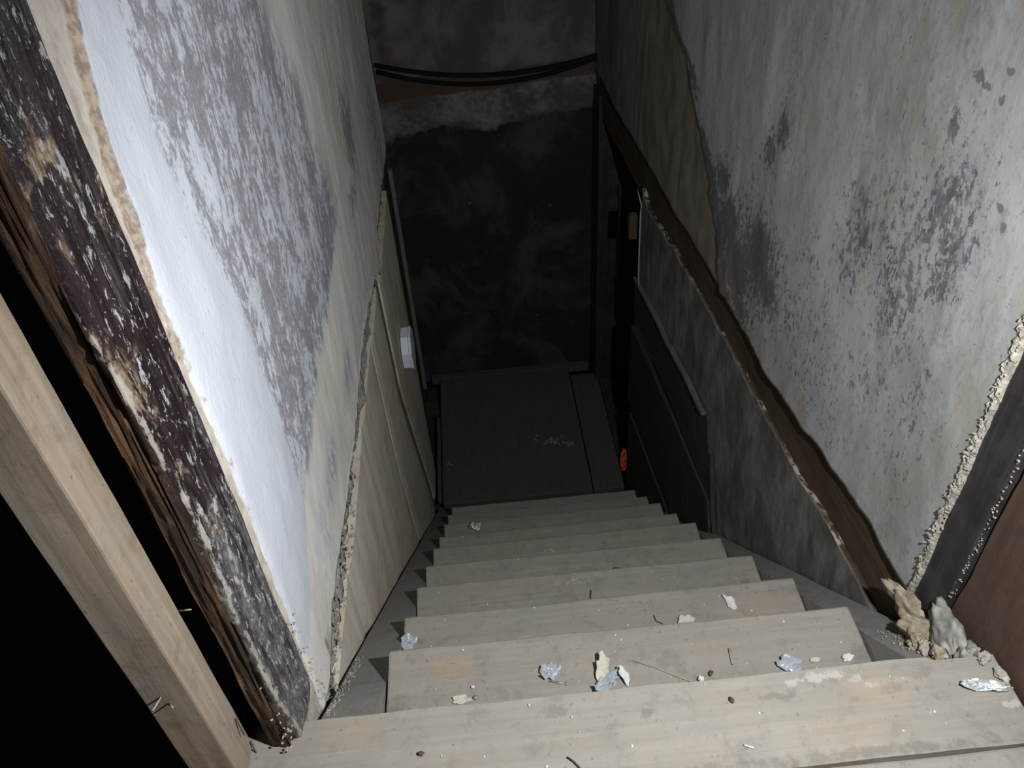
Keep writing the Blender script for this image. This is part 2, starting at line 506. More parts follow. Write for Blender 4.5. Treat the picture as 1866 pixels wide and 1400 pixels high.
M['pvc'] = plain('white_plastic', (0.62, 0.66, 0.74), 0.4, 0.5, 0.03, 20, 0.02)
M['paper'] = plain('pale_flake', (0.46, 0.43, 0.36), 0.9, 0.1, 0.15, 150)
M['white'] = plain('white_chip', (0.52, 0.515, 0.49), 0.9, 0.1, 0.1, 150)
M['straw'] = plain('dry_straw', (0.31, 0.275, 0.21), 0.9, 0.1, 0.15)
M['twig'] = plain('dark_twig', (0.075, 0.055, 0.042), 0.9, 0.1, 0.2)
M['screw'] = plain('dull_steel', (0.33, 0.31, 0.28), 0.5, 0.5, 0.2, Metallic=0.6)
M['foil'] = plain('crumpled_foil', (0.80, 0.83, 0.87), 0.35, 0.6, 0.25, 120, 1.0, Metallic=0.75)
M['film'] = plain('clear_film', (0.5, 0.525, 0.57), 0.25, 0.6, 0.05, 120, 0.5, Transmission_Weight=0.35)
def m_red():
    n = NT('red_glow')
    f = n.noise(45.0, 1.0, 4, 0.6)
    c = n.mix(n.step(f, 0.35, 0.68), (0.12, 0.012, 0.004), (1.0, 0.16, 0.07))
    return n.done((0.25, 0.03, 0.02), 0.6, 0.3, Emission_Color=c, Emission_Strength=0.11)  # emission added so the red patch glows
M['red'] = m_red()

# ================================================================== LEFT WALL
wl = empty('wall_left', (-0.50, 1.0, ZL), label='left stair wall of worn limewash over boards', kind='structure')
XL = -0.487


def ragL(y):
    b = np.interp(y, [-0.21, -0.13, -0.05, 0.067, 0.2, 0.526, 0.9, 1.25, 1.44, 1.5, 2.12], [0.06, 0.05, 0.03, 0.06, 0.042, 0.012, 0.015, -0.05, -0.15, -0.03, -0.06])
    return b + 0.014 * fbm(y * 14, 0 * y, 0, 3, 4) + 0.006 * fbm(y * 60, 0 * y, 0, 8, 3)


ys = np.linspace(-0.206, 2.12, 292)
ts = np.concatenate([np.zeros(3), np.linspace(0, 1, 190) ** 1.0])
ZTOP = 1.55
Y_, T_ = np.meshgrid(ys, ts, indexing='ij')
zl = ragL(ys)[:, None]
Z_ = zl + (ZTOP - zl) * T_
X_ = XL + 0.010 * fbm(Y_ * 2.5, Z_ * 2.0, 0, 11, 4) + 0.0025 * fbm(Y_ * 22, Z_ * 12, 0, 21, 3)
# lip of the broken lower edge
X_[:, 0] = XL - 0.028; X_[:, 1] = XL - 0.012 + 0.006 * fbm(ys * 50, 0 * ys, 0, 2); X_[:, 2] = XL - 0.003
Z_[:, 0] += 0.012; Z_[:, 1] += 0.004
# beige strip next to the jamb is a lower coat
cut = np.interp(Z_, [0.2, 0.45, 0.80, 0.97, 1.08, 1.6], [-0.118, -0.112, -0.117, -0.098, -0.058, -0.03]) + 0.006 * fbm(Z_ * 18, 0 * Z_, 0, 5, 3)
low = sst(cut - Y_, -0.004, 0.006)
X_ -= 0.006 * low
X_ += 0.004 * low * fbm(Y_ * 60, Z_ * 40, 0, 6, 3)
whR = np.interp(Z_, [0.05, 0.20, 0.31, 0.5, 0.69, 0.91, 1.06, 1.6], [-0.09, -0.06, 0.075, 0.09, 0.075, 0.012, 0.03, 0.05]) + 0.012 * fbm(Z_ * 9, Y_ * 5, 0, 9, 3)
white = sst(whR - Y_, -0.05, 0.035) * (1 - low) * sst(Z_, 0.12, 0.26)
scR = np.interp(Z_, [0.26, 0.31, 0.37, 0.6, 0.75, 0.95, 1.6], [0.10, 0.55, 0.82, 0.78, 0.66, 0.55, 0.50]) + 0.10 * fbm(Z_ * 7, Y_ * 3, 0, 19, 4)
scratch = sst(scR - Y_, -0.16, 0.12) * sst(Y_ - whR, -0.07, -0.03) * sst(Z_ + 0.05 * fbm(Y_ * 9, Z_ * 3, 0, 4, 3), 0.27, 0.36)
scratch = np.maximum(scratch, 0.55 * blob(Y_, Z_, [(0.30, 0.16, 0.10, 0.05, 1), (0.62, 0.12, 0.12, 0.06, 0.8), (0.15, 0.15, 0.06, 0.10, 0.6)]))
brown = np.maximum(low, 0.55 * blob(Y_, Z_, [(0.0, 0.06, 0.06, 0.06, 1), (0.08, 0.12, 0.03, 0.06, .7), (1.05, 0.03, 0.3, 0.05, 0.8), (0.9, 0.2, 0.1, 0.2, .5), (1.9, .5, .2, .6, .7)]))
line = np.exp(-((Y_ - cut) / 0.009) ** 2) * np.interp(Z_, [0.3, 0.7, 0.9, 1.6], [.25, .5, .95, 1]) + 0.6 * blob(Y_, Z_, [(-0.02, 0.07, .012, .06, 1), (-.08, .1, .02, .05, .8)])
dark = blob(Y_, Z_, [(1.30, 0.38, 0.14, 0.16, 1.0), (1.18, 0.26, 0.18, 0.07, 0.8), (1.9, 0.1, 0.25, 0.5, 0.7), (0.9, 0.33, 0.10, 0.05, 0.5), (1.6, 0.7, 0.3, 0.3, 0.5)])
me = mesh('plaster', np.stack([X_, Y_, Z_], -1).reshape(-1, 3), gridfaces(*X_.shape),
          dict(m_white=white, m_scratch=scratch, m_brown=brown, m_dark=dark, m_line=line))
link('plaster', me, M['plL'], wl, label='whitewashed scratched plaster coat')
# masonry core behind it and the return at the far corner
link('core', fixn(mesh('core', *prism([(-0.54, -0.13), (-0.515, -0.13), (-0.515, 2.115), (-0.54, 2.115)], ZL - 0.1, ZTOP, 2))), M['core'], wl, False)
V, F = gbox(-0.58, -0.545, -0.13, 2.72, ZL - 0.1, ZTOP, (1, 4, 4))
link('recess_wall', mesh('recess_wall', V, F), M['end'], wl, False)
# rough grey render band under the plaster
yb = np.linspace(-0.13, 2.11, 280); tb = np.linspace(0, 1, 14)
Yb, Tb = np.meshgrid(yb, tb, indexing='ij')
bot = np.interp(yb, [-0.13, 0.1, 0.5, 1.25, 1.30, 2.1], [-0.06, -0.05, -0.07, -0.17, -0.10, -0.12])[:, None]
Zb = bot + (0.09 - bot) * Tb
Xb = -0.502 + 0.012 * fbm(Yb * 18, Zb * 30, 0, 77, 4) + 0.005 * vn(Yb * 90, Zb * 90, 0, 4)
Xb[:, 0] -= 0.02
link('render_band', mesh('render_band', np.stack([Xb, Yb, Zb], -1).reshape(-1, 3), gridfaces(*Xb.shape)), M['core'], wl)


# upright boards below, edges leaning like the grooves between them
def zstr(y): return -0.05 - SL * y - 0.10


def bline(y0, lean):           # a leaning joint: y as function of z
    return lambda z: y0 + np.interp(z, [-1.9, -1.53, -0.62, 0.0], [lean * 1.25, lean, lean * 0.12, 0.0])


joints = [bline(-0.14, 0), bline(0.22, 0.02), bline(0.66, 0.10), bline(1.00, 0.25), bline(1.285, 0.44), bline(1.36, 0.42), bline(1.98, 0.05)]
for i in range(6):
    a, b = joints[i], joints[i + 1]
    ztop = -0.045 - 0.02 * i
    pts = []
    zs = np.linspace(ztop, max(ZL - 0.02, zstr(float(b(-1.0))) - 0.12), 14)
    off = [0, 0.001, -0.001, 0.0, -0.007, 0.001][i]
    Vv = []
    for z in zs:
        ya, yb2 = float(a(z)) + 0.004, float(b(z)) - 0.004
        for q in np.linspace(0, 1, 9):
            y = ya + (yb2 - ya) * q
            bend = 0.0022 * float(fbm(y * 14, z * 5, i, 3, 3))
            ed = -0.004 if q in (0, 1) else 0
            Vv.append((-0.492 + off + bend + ed, y, z))
    nz, nq = len(zs), 9
    base = len(Vv)
    Vv += [(-0.513, y, z) for (_, y, z) in Vv]
    F = []
    for r_ in range(nz - 1):
        for q in range(nq - 1):
            A = r_ * nq + q
            F.append((A, A + nq, A + nq + 1, A + 1)); F.append((base + A, base + A + 1, base + A + nq + 1, base + A + nq))
    for r_ in range(nz - 1):
        A = r_ * nq; B = A + nq - 1
        F.append((A, base + A, base + A + nq, A + nq)); F.append((B, B + nq, base + B + nq, base + B))
    for q in range(nq - 1):
        F.append((q, q + 1, base + q + 1, base + q)); A = (nz - 1) * nq + q
        F.append((A, base + A, base + A + 1, A + 1))
    link('board', fixn(mesh('board', Vv, F)), M['battenL'] if i == 4 else M['boardL'], wl, False)
link('board', fixn(mesh('board', *prism([(-0.545, 2.02), (-0.505, 2.02), (-0.497, 2.11), (-0.545, 2.11)], ZL, -0.10, 2))), M['boardR'], wl, False)
# crumbs of mortar in the render band near the top step
sp = []
for i in range(70):
    y = random.uniform(-0.10, 0.45); sp.append(((-0.488 + random.uniform(-.004, .006), y, -0.02 + 0.06 * random.random() - 0.05 * y), [random.uniform(.0015, .005) for _ in range(3)]))
for z_, y_, r_ in ((-0.01, 0.20, 0.008), (0.02, 0.235, 0.007), (0.0, 0.12, 0.006)):
    sp.append(((-0.486, y_, z_), [r_ * .6, r_, r_]))
for i in range(45):
    z = random.uniform(0.06, 0.30); sp.append(((-0.484 + random.uniform(-.004, .003), -0.122 + random.gauss(0, .012) + 0.25 * max(0, .16 - z), z), [random.uniform(.0006, .0024) for _ in range(3)]))
lumps('mortar_crumbs', sp, M['mortar'], wl, kind='stuff')

# ================================================================== RIGHT WALL
wr = empty('wall_right', (0.5, 1.0, ZL), label='right stair wall of grey mould-spotted plaster', kind='structure')
ys = np.linspace(-0.025, YE + 0.02, 340)
ts = np.concatenate([np.zeros(3), np.linspace(0, 1, 190)])
Y_, T_ = np.meshgrid(ys, ts, indexing='ij')
ze = np.interp(ys, [0, 0.2, 0.6, 1.0, 2.3], [0.042, 0.045, 0.0, -0.018, -0.035]) + 0.008 * fbm(ys * 14, 0 * ys, 0, 41, 4) + 0.003 * fbm(ys * 60, 0 * ys, 0, 48, 3)
Z_ = ze[:, None] + (ZTOP - ze[:, None]) * T_
X_ = xr(Y_) + 0.010 * fbm(Y_ * 2.2, Z_ * 1.6, 0, 51, 4) - 0.001 + 0.0025 * fbm(Y_ * 16, Z_ * 9, 0, 52, 3)
edge = np.interp(Z_, [-0.05, 0.117, 0.26, 0.345, 0.45, 0.53, 0.8, 1.6], [0.975, 1.076, 1.171, 1.321, 1.431, 1.647, 1.9, 2.6]) + 0.05 * fbm(Z_ * 16, 0 * Z_, 0, 55, 5)
far = sst(Y_ - edge, -0.004, 0.010)
X_ += 0.007 * far
X_[:, 0] += 0.03; X_[:, 1] += 0.012; X_[:, 2] += 0.003
Z_[:, 0] += 0.010; Z_[:, 1] += 0.003
dark = blob(Y_, Z_, [(0.755, 0.53, 0.035, 0.055, 1.0), (0.80, 0.46, 0.05, 0.06, .8), (1.05, 0.28, 0.07, 0.06, 1.05), (0.98, 0.20, 0.08, 0.08, 1.25), (0.90, 0.12, 0.10, 0.10, 1.3), (0.78, 0.25, 0.10, 0.08, 1.15),
                     (0.70, 0.18, 0.09, 0.07, 0.95), (0.43, 0.56, 0.03, 0.04, 1.0), (0.39, 0.50, 0.05, 0.04, 0.9), (0.23, 0.765, 0.025, 0.03, 1.0), (0.18, 0.72, 0.035, 0.035, .9),
                     (0.20, 0.66, 0.03, 0.05, 1.05), (0.16, 0.62, 0.05, 0.05, 1.0), (0.15, 0.57, 0.05, 0.05, 0.9), (0.40, 0.43, 0.06, 0.06, 0.75), (0.55, 0.36, 0.06, 0.06, .6), (0.30, 0.28, 0.06, 0.06, .55), (0.85, 0.03, 0.16, 0.06, 0.8),
                     (0.36, 0.10, 0.10, 0.05, .5), (0.27, 0.5, 0.14, 0.16, .7), (0.80, 0.20, 0.2, 0.16, .85), (0.2, .66, .09, .13, .8), (.42, .5, .07, .12, .7), (.5, .2, .2, .15, .5), (.15, .3, .12, .15, .45)])
dark = dark * np.where(Y_ > 0.6, 1.3, 1.0)
dark = np.maximum(dark, 1.35 * np.exp(-((Y_ - edge + 0.045) / 0.05) ** 2) * np.interp(Z_, [-.05, .3, .36, .45, 1.2], [1, 1, .5, 1, .9]))
dark = np.clip(dark + 0.25 * fbm(Y_ * 16, Z_ * 10, 0, 58, 3), 0, 2)
hole = blob(Y_, Z_, [(0.155, 0.866, 0.010, 0.008, 1), (0.21, 0.84, 0.010, 0.012, 1), (0.19, 0.835, 0.012, 0.008, 1), (0.155, 0.83, 0.008, 0.010, 1), (0.09, 0.717, 0.012, 0.010, 1), (0.075, 0.70, 0.010, 0.008, 1)])
brn = blob(Y_, Z_, [(0.95, 0.05, 0.12, 0.12, .7), (0.6, 0.6, 0.06, 0.3, .45), (0.45, 0.8, 0.06, 0.2, .4), (0.9, 0.7, 0.25, 0.2, .5), (0.06, 0.10, 0.08, 0.06, .6), (0.2, 0.15, 0.1, 0.08, .4)])
me = mesh('plaster', np.stack([X_, Y_, Z_], -1).reshape(-1, 3), gridfaces(*X_.shape, flip=True), dict(m_dark=dark * (1 - far), m_far=far, m_hole=hole, m_brown=brn))
link('plaster', me, M['plR'], wr, label='grey plaster coat with blue-black mould')
# lower plaster under the floor beam
ys = np.linspace(-0.02, 1.81, 230)
ts = np.concatenate([np.linspace(0, 1, 90), np.ones(3)])
Y_, T_ = np.meshgrid(ys, ts, indexing='ij')
zt = np.interp(ys, [0, 0.22, 0.44, 0.95, 1.5, 1.72, 1.9], [-0.100, -0.097, -0.117, -0.126, -0.145, -0.172, -0.11]) + 0.010 * fbm(ys * 10, 0 * ys, 0, 61, 4) + 0.004 * fbm(ys * 55, 0 * ys, 0, 64, 3)
zb = np.maximum(-0.06 - SL * ys - 0.12, -1.15)[:, None]
Z_ = zb + (zt[:, None] - zb) * T_
X_ = xr(Y_) + 0.004 + 0.008 * fbm(Y_ * 3, Z_ * 3, 0, 71, 4) + 0.0025 * fbm(Y_ * 25, Z_ * 15, 0, 72, 3)
n1 = 0.004 * fbm(ys * 40, 0 * ys, 0, 73, 3)
X_[:, -3] += 0.001; X_[:, -2] += 0.005 + n1; X_[:, -1] += 0.034
Z_[:, -2] += 0.001; Z_[:, -1] -= 0.012
lipm = 0 * X_; lipm[:, -2:] = 1.0; lipm[:, -3] = 0.5
edg = 0 * X_; edg[:, -3:] = sst(fbm(ys * 26, 0 * ys, 0, 5, 3), -0.05, 0.3)[:, None]
link('lower_plaster', mesh('lower_plaster', np.stack([X_, Y_, Z_], -1).reshape(-1, 3), gridfaces(*X_.shape, flip=True), dict(m_lit_edge=edg, m_lip=lipm)), M['lowR'], wr)
# masonry behind, with the doorway to the side room left open
def slab(name, y0, y1, z0, z1, d0, d1, m, parent, n=(1, 6, 2), **k):
    V, F = gbox(0, 1, y0, y1, z0, z1, n)
    V[:, 0] = np.where(V[:, 0] < .5, xr(V[:, 1]) + d0, xr(V[:, 1]) + d1)
    return link(name, mesh(name, V, F), m, parent, False, **k)
slab('core', -0.02, 1.81, ZL - 0.1, -0.18, 0.045, 0.12, M['core'], wr)
slab('core', -0.02, YE + 0.02, 0.06, ZTOP, 0.06, 0.12, M['core'], wr)
slab('door_reveal', 2.56, YE + 0.02, ZL - 0.05, -0.10, 0.004, 0.12, M['black'], wr)

# floor beam let into the right wall
fb = []
Yq = np.linspace(-0.01, YE, 150); Zq = np.linspace(-0.19, 0.075, 12)
A, B = np.meshgrid(Yq, Zq, indexing='ij')
Xq = xr(A) + 0.016 + 0.006 * fbm(A * 4, B * 25, 0, 81, 4)
Vf = np.stack([Xq, A, B], -1).reshape(-1, 3)
Ff = gridfaces(*A.shape, flip=True)
nb = len(Vf); Vf = np.concatenate([Vf, np.stack([0 * Xq + xr(A) + 0.058, A, B], -1).reshape(-1, 3)])
Ff = Ff + [tuple(nb + q for q in f[::-1]) for f in Ff]
na, nb2 = A.shape
for i in range(na - 1):
    for j in (0, nb2 - 1):
        q = i * nb2 + j; Ff.append((q, q + nb2, nb + q + nb2, nb + q))
for j in range(nb2 - 1):
    for i in (0, na - 1):
        q = i * nb2 + j; Ff.append((q, q + 1, nb + q + 1, nb + q))
link('floor_beam', fixn(mesh('floor_beam', Vf, Ff)), M['beam'], None, False, origin=(0.48, 1.3, -0.19),
     label='long brown timber beam running level in the right wall between two plaster coats', cat='beam')

# dark plank partition at the foot of the right wall
pp = empty('plank_partition', (0.43, 1.35, -1.5), label='dark horizontal plank partition low on the right wall beside the lower steps', cat='partition')
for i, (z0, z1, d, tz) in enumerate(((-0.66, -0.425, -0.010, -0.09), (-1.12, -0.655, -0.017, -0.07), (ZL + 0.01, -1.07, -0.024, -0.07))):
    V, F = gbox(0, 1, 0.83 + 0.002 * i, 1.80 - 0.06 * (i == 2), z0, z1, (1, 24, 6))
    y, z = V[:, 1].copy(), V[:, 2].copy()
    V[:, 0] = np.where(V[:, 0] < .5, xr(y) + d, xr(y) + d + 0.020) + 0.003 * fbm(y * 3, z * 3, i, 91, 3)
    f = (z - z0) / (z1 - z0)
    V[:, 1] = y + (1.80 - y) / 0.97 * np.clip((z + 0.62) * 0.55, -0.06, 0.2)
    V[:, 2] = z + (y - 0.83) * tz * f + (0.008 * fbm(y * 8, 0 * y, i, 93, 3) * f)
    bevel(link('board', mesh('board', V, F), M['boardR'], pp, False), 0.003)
V, F = gbox(0.440, 0.452, 0.77, 0.785, -1.0, -0.52, (1, 1, 10))
V[:, 1] += (V[:, 2] + 0.7) * 0.5
V[:, 0] += 0.004 * vn(V[:, 2] * 9, 0, 0, 3)
link('batten', mesh('batten', V, F), M['boardR'], pp, False)
tp = link('lath', fixn(mesh('lath', *prism([(0.372, 1.05), (0.392, 1.05), (0.392, 1.06), (0.372, 1.06)], 0, 1, 2))), M['stringer'], pp, False)
# added pale strip: colour stands in for the upper board's lit top edge
Vt, Ft = gbox(0, 1, 0.95, 1.80, 0, 0.010, (1, 24, 1))
yt = Vt[:, 1].copy()
Vt[:, 0] = np.where(Vt[:, 0] < .5, xr(yt) - 0.017, xr(yt) - 0.001) + 0.002 * vn(yt * 14, 0, 0, 4)
Vt[:, 2] += -0.422 + (yt - 0.83) * -0.09 + 0.006 * fbm(yt * 8, 0 * yt, 0, 93, 3)
tp.data = mesh('lath', Vt - np.array(pp.location), Ft); tp.data.materials.append(M['lath'])
jp = slab('door_post', 1.806, 1.830, ZL + 0.005, -0.195, 0.006, 0.06, M['boardR'], None, n=(1, 1, 8), label='dark timber door post at the far end of the plank partition', cat='post', origin=(0.42, 1.83, ZL + 0.005))
# cleat and wire on the door post
bx = link('cleat', fixn(mesh('cleat', *prism([(0.372, 1.815), (0.402, 1.815), (0.400, 1.84), (0.370, 1.84)], -0.345, -0.245, 2))), M['beam'], None, False, origin=(0.386, 1.83, -0.345),
          label='small square wooden cleat below the beam near the hanging wire', cat='block')
bevel(bx, 0.002)
tube('wire', [(0.402, 1.85, -0.155), (0.400, 1.81, -0.165), (0.401, 1.765, -0.178), (0.397, 1.757, -0.20), (0.398, 1.755, -0.30), (0.399, 1.752, -0.40), (0.400, 1.750, -0.475), (0.402, 1.72, -0.515)], 0.0028, M['wire'],
     label='thin pale wire hanging from the beam down to the partition top', cat='wire')

# ================================================================== END WALL
xs = np.linspace(-0.56, 0.46, 120); zs = np.linspace(ZL - 0.05, ZTOP, 300)
X_, Z_ = np.meshgrid(xs, zs, indexing='ij')
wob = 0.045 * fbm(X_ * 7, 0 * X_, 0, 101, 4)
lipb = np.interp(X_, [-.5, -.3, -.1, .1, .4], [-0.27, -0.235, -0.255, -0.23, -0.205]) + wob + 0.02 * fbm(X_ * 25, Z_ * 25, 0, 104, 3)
dk = sst(lipb - Z_, -0.05, 0.035)  # lower part of the end wall coloured darker
lipt = np.interp(X_, [-.5, .4], [-0.10, -0.055]) + 0.4 * wob
rust = sst(Z_ - lipt, -0.012, 0.01) * sst(lipt + np.interp(X_, [-.5, .4], [0.085, 0.055]) + 0.5 * wob - Z_, -0.015, 0.015)
pale = sst(lipt - Z_, -0.01, 0.01) * (1 - dk)
rust2 = np.clip(rust + 0.5 * np.maximum(blob(X_, Z_, [(0.36, 0.12, 0.09, 0.3, .8), (-0.50, 0.05, 0.07, 0.4, .8), (-.1, .3, .3, .06, .5)]) + 0.8 * fbm(X_ * 8, Z_ * 8, 0, 141, 4), 0) * (1 - dk), 0, 1)
Y_ = YE + 0.012 * dk - 0.005 * pale + 0.004 * rust + 0.012 * fbm(X_ * 3, Z_ * 3, 0, 111, 4) + 0.004 * fbm(X_ * 22, Z_ * 22, 0, 112, 3)
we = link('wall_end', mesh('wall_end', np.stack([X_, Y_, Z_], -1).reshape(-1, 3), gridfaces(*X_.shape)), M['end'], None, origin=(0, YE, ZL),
          label='dark wall with a blacker lower part at the foot of the stairs', kind='structure')
at = we.data
for nme, a in dict(m_dark=dk, m_pale=pale, m_brown=rust2).items():
    q = at.attributes.new(nme, 'FLOAT', 'POINT'); q.data.foreach_set('value', a.astype(np.float32).ravel())
# cables slung across it
def sag(p, q, zs):
    n = len(zs); return [tuple(Vector(p).lerp(Vector(q), i / (n - 1)) + Vector((0, 0, z))) for i, z in enumerate(zs)]
def parab(n, d): return [-d * (1 - (2 * i / (n - 1) - 1) ** 2) for i in range(n)]
tube('cable', sag((-0.53, 2.655, 0.070), (0.388, 2.655, 0.035), parab(24, 0.062)), 0.0100, M['cable'], label='upper black cable sagging across the end wall', cat='cable')
tube('cable', sag((-0.53, 2.675, 0.036), (0.388, 2.672, 0.020), parab(24, 0.080)), 0.0100, M['cable'], label='lower black cable dipping beneath its twin across the end wall', cat='cable')

# ================================================================== LOWER LANDING
fl = empty('floor_landing', (0, 2.2, ZL), label='dim wooden landing at the foot of the stairs', kind='structure')
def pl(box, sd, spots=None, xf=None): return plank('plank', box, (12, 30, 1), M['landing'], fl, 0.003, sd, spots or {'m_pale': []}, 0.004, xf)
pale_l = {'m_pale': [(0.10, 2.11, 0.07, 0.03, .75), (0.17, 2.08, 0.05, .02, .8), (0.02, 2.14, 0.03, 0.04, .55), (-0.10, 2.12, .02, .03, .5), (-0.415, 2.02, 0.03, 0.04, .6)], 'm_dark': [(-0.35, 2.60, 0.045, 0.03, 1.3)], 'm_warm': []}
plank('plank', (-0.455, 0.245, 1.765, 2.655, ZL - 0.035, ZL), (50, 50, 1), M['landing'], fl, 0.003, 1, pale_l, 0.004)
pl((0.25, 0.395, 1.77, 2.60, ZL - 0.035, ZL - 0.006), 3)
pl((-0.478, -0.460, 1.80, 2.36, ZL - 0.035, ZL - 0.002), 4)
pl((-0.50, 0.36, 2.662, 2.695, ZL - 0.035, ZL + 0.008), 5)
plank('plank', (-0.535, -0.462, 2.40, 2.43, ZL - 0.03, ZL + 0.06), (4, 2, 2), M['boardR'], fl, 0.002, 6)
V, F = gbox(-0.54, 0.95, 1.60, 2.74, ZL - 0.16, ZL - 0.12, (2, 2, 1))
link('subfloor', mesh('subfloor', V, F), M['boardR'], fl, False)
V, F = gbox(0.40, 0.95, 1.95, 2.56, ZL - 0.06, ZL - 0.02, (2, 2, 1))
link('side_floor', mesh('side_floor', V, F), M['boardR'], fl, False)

# ================================================================== STAIRCASE
st = empty('staircase', (0, 0.8, ZL), label='steep worn wooden staircase descending between two plastered walls', cat='staircase')
nose = [0.004, 0.192, 0.393, 0.591, 0.793, 0.984, 1.189, 1.385, 1.582]
spotT = {0: {'m_warm': [(-0.29, -0.04, .05, .03, .9), (-0.13, 0.03, 0.02, 0.03, .0), (0.14, -0.06, .06, .03, .5)], 'm_dark': [(-0.385, -.10, .02, .03, 1.0), (0.0, -.12, .2, .015, .6), (0.3, -.12, .15, .02, .7), (.385, -.10, .03, .04, .8)], 'm_pale': []},
         1: {'m_warm': [(0.32, 0.13, .12, .05, .6)], 'm_dark': [(0, .05, .3, .012, .5)], 'm_pale': []},
         2: {'m_pale': [(-.03, .37, .03, .012, .6), (-0.08, .36, .012, .008, .7)], 'm_dark': [(.36, .3, .04, .05, .7)], 'm_warm': []}}
for k in range(9):
    z = -k * H
    s = spotT.get(k, {'m_pale': [(random.uniform(-.3, .3), nose[k] - .05, .03, .012, .55)], 'm_dark': [(random.uniform(-.3, .3), nose[k] - .12, .1, .02, .7), (random.uniform(-.3, .3), nose[k] - .06, .03, .03, .6)], 'm_warm': []})
    yaw = random.uniform(-0.004, 0.004)
    plank('tread', (-0.402, 0.400, nose[k] - 0.225, nose[k], z - 0.034, z), (90, 24, 2), M['tread'], st, 0.0035, 10 + 3 * k, s, 0.004,
          xf=lambda V, yw=yaw: V + np.stack([0 * V[:, 0], V[:, 0] * yw, 0 * V[:, 0]], 1))
for side in (-1, 1):
    V, F = gbox(0, 1, -0.19, 1.84, 0, 1, (4, 40, 2))
    y = V[:, 1]; t = V[:, 2]; u = V[:, 0].copy()
    off = -0.056 if side < 0 else -0.046
    V[:, 2] = np.where(t > .99, off - SL * y, off - SL * y - 0.26 + 0.13 * (t > .4)) + 0.003 * fbm(y * 6, V[:, 0], 0, 5 + side, 3)
    V[:, 2] = np.maximum(V[:, 2], ZL - 0.10 + 0.001 * t)
    V[:, 0] = (-0.484 + u * 0.080) if side < 0 else (0.404 + u * np.maximum(xr(y) - 0.032 * sst(y, .75, .85) - 0.006 - 0.404, 0.006))
    o = link('stringer', fixn(mesh('stringer', V, F)), M['stringer'], st, False)
    bevel(o, 0.003)

# ================================================================== UPPER FLOOR
fu = empty('floor', (0, -0.4, ZT), label='upper floor boards at the head of the stairs', kind='structure')
sp1 = {'m_pale': [(0.24, -0.217, .05, .010, .85), (0.285, -0.225, .02, .012, .8), (0.30, -.24, .015, .01, .7), (0.19, -.222, .02, .006, .7), (0.47, -.285, .02, .008, .9), (0.36, -0.29, .008, .006, .7)],
       'm_dark': [(0.172, -0.240, .035, .010, 1.0), (-0.014, -0.247, .014, .010, 1.0), (0.326, -0.248, .020, .013, .95), (0.36, -0.252, .006, .008, 1), (-0.137, -0.229, .03, .015, .75), (0.27, -.256, .012, .006, .9), (0.385, -.268, .03, .012, .6), (0.2, -.33, .5, .012, .8)],
       'm_warm': [(0.30, -.25, .08, .04, .6), (0.25, -0.30, .12, .04, .5), (-0.40, -0.23, .06, .04, .5), (0.05, -.30, .08, .03, .4)]}
V, F = gbox(-0.612, 0.484, -0.338, -0.206, ZT - 0.036, ZT, (140, 26, 2))
V0 = V.copy()
for a in range(3): V[:, a] += 0.003 * fbm(V0[:, 0] * 9, V0[:, 1] * 9, V0[:, 2] * 9, 3 + a, 3)
V[:, 1] -= 0.006 * sst(V0[:, 0], 0.388, 0.40) * (V0[:, 1] > -0.25)
at = {nm: blob(V0[:, 0], V0[:, 1], s) * (V0[:, 2] > ZT - .002) for nm, s in sp1.items()}
bevel(link('floor_board', mesh('floor_board', V, F, at), M['tread'], fu, False), 0.004)
plank('floor_board', (-0.612, 0.484, -0.60, -0.3405, ZT - 0.036, ZT - 0.0005), (60, 12, 1), M['tread'], fu, 0.0015, 44, {'m_dark': [(0, -.36, .6, .03, .6)], 'm_pale': [(.2, -.36, .3, .01, .45)], 'm_warm': []}, 0.004)
plank('floor_board', (-0.612, 0.484, -0.95, -0.604, ZT - 0.036, ZT - 0.002), (40, 10, 1), M['tread'], fu, 0.003, 45, {'m_dark': [], 'm_pale': [], 'm_warm': []}, 0.004)
plank('floor_board', (-0.60, -0.488, -0.202, -0.145, ZT - 0.045, ZT - 0.002), (10, 10, 1), M['tread'], fu, 0.004, 46, {'m_dark': [(-.5, -.2, .05, .05, .8)], 'm_pale': [(-.49, -.21, .03, .02, .5)], 'm_warm': []}, 0.004)

# ================================================================== LEFT DOOR JAMB: rotted painted timber
Zs = np.linspace(ZT, 1.42, 330)
prof = [(-0.532, -0.150), (-0.532, -0.236), (-0.526, -0.2455), (-0.500, -0.2500), (-0.4895, -0.2455), (-0.484, -0.232), (-0.480, -0.19), (-0.479, -0.150), (-0.484, -0.139), (-0.50, -0.136)]
P = np.array(prof + prof[:1]); dl = np.r_[0, np.cumsum(np.linalg.norm(np.diff(P, axis=0), axis=1))]
N = 92
us = np.linspace(0, dl[-1], N, endpoint=False)
px_, py_ = np.interp(us, dl, P[:, 0]), np.interp(us, dl, P[:, 1])
tx, ty = np.roll(px_, -1) - np.roll(px_, 1), np.roll(py_, -1) - np.roll(py_, 1)
ln = np.hypot(tx, ty); nx, ny = ty / ln, -tx / ln
ctr = np.array([px_.mean(), py_.mean()])
sg = np.sign((px_ - ctr[0]) * nx + (py_ - ctr[1]) * ny); nx, ny = nx * sg, ny * sg
U_, Zz = np.meshgrid(us, Zs, indexing='ij')
u_corner = dl[4]
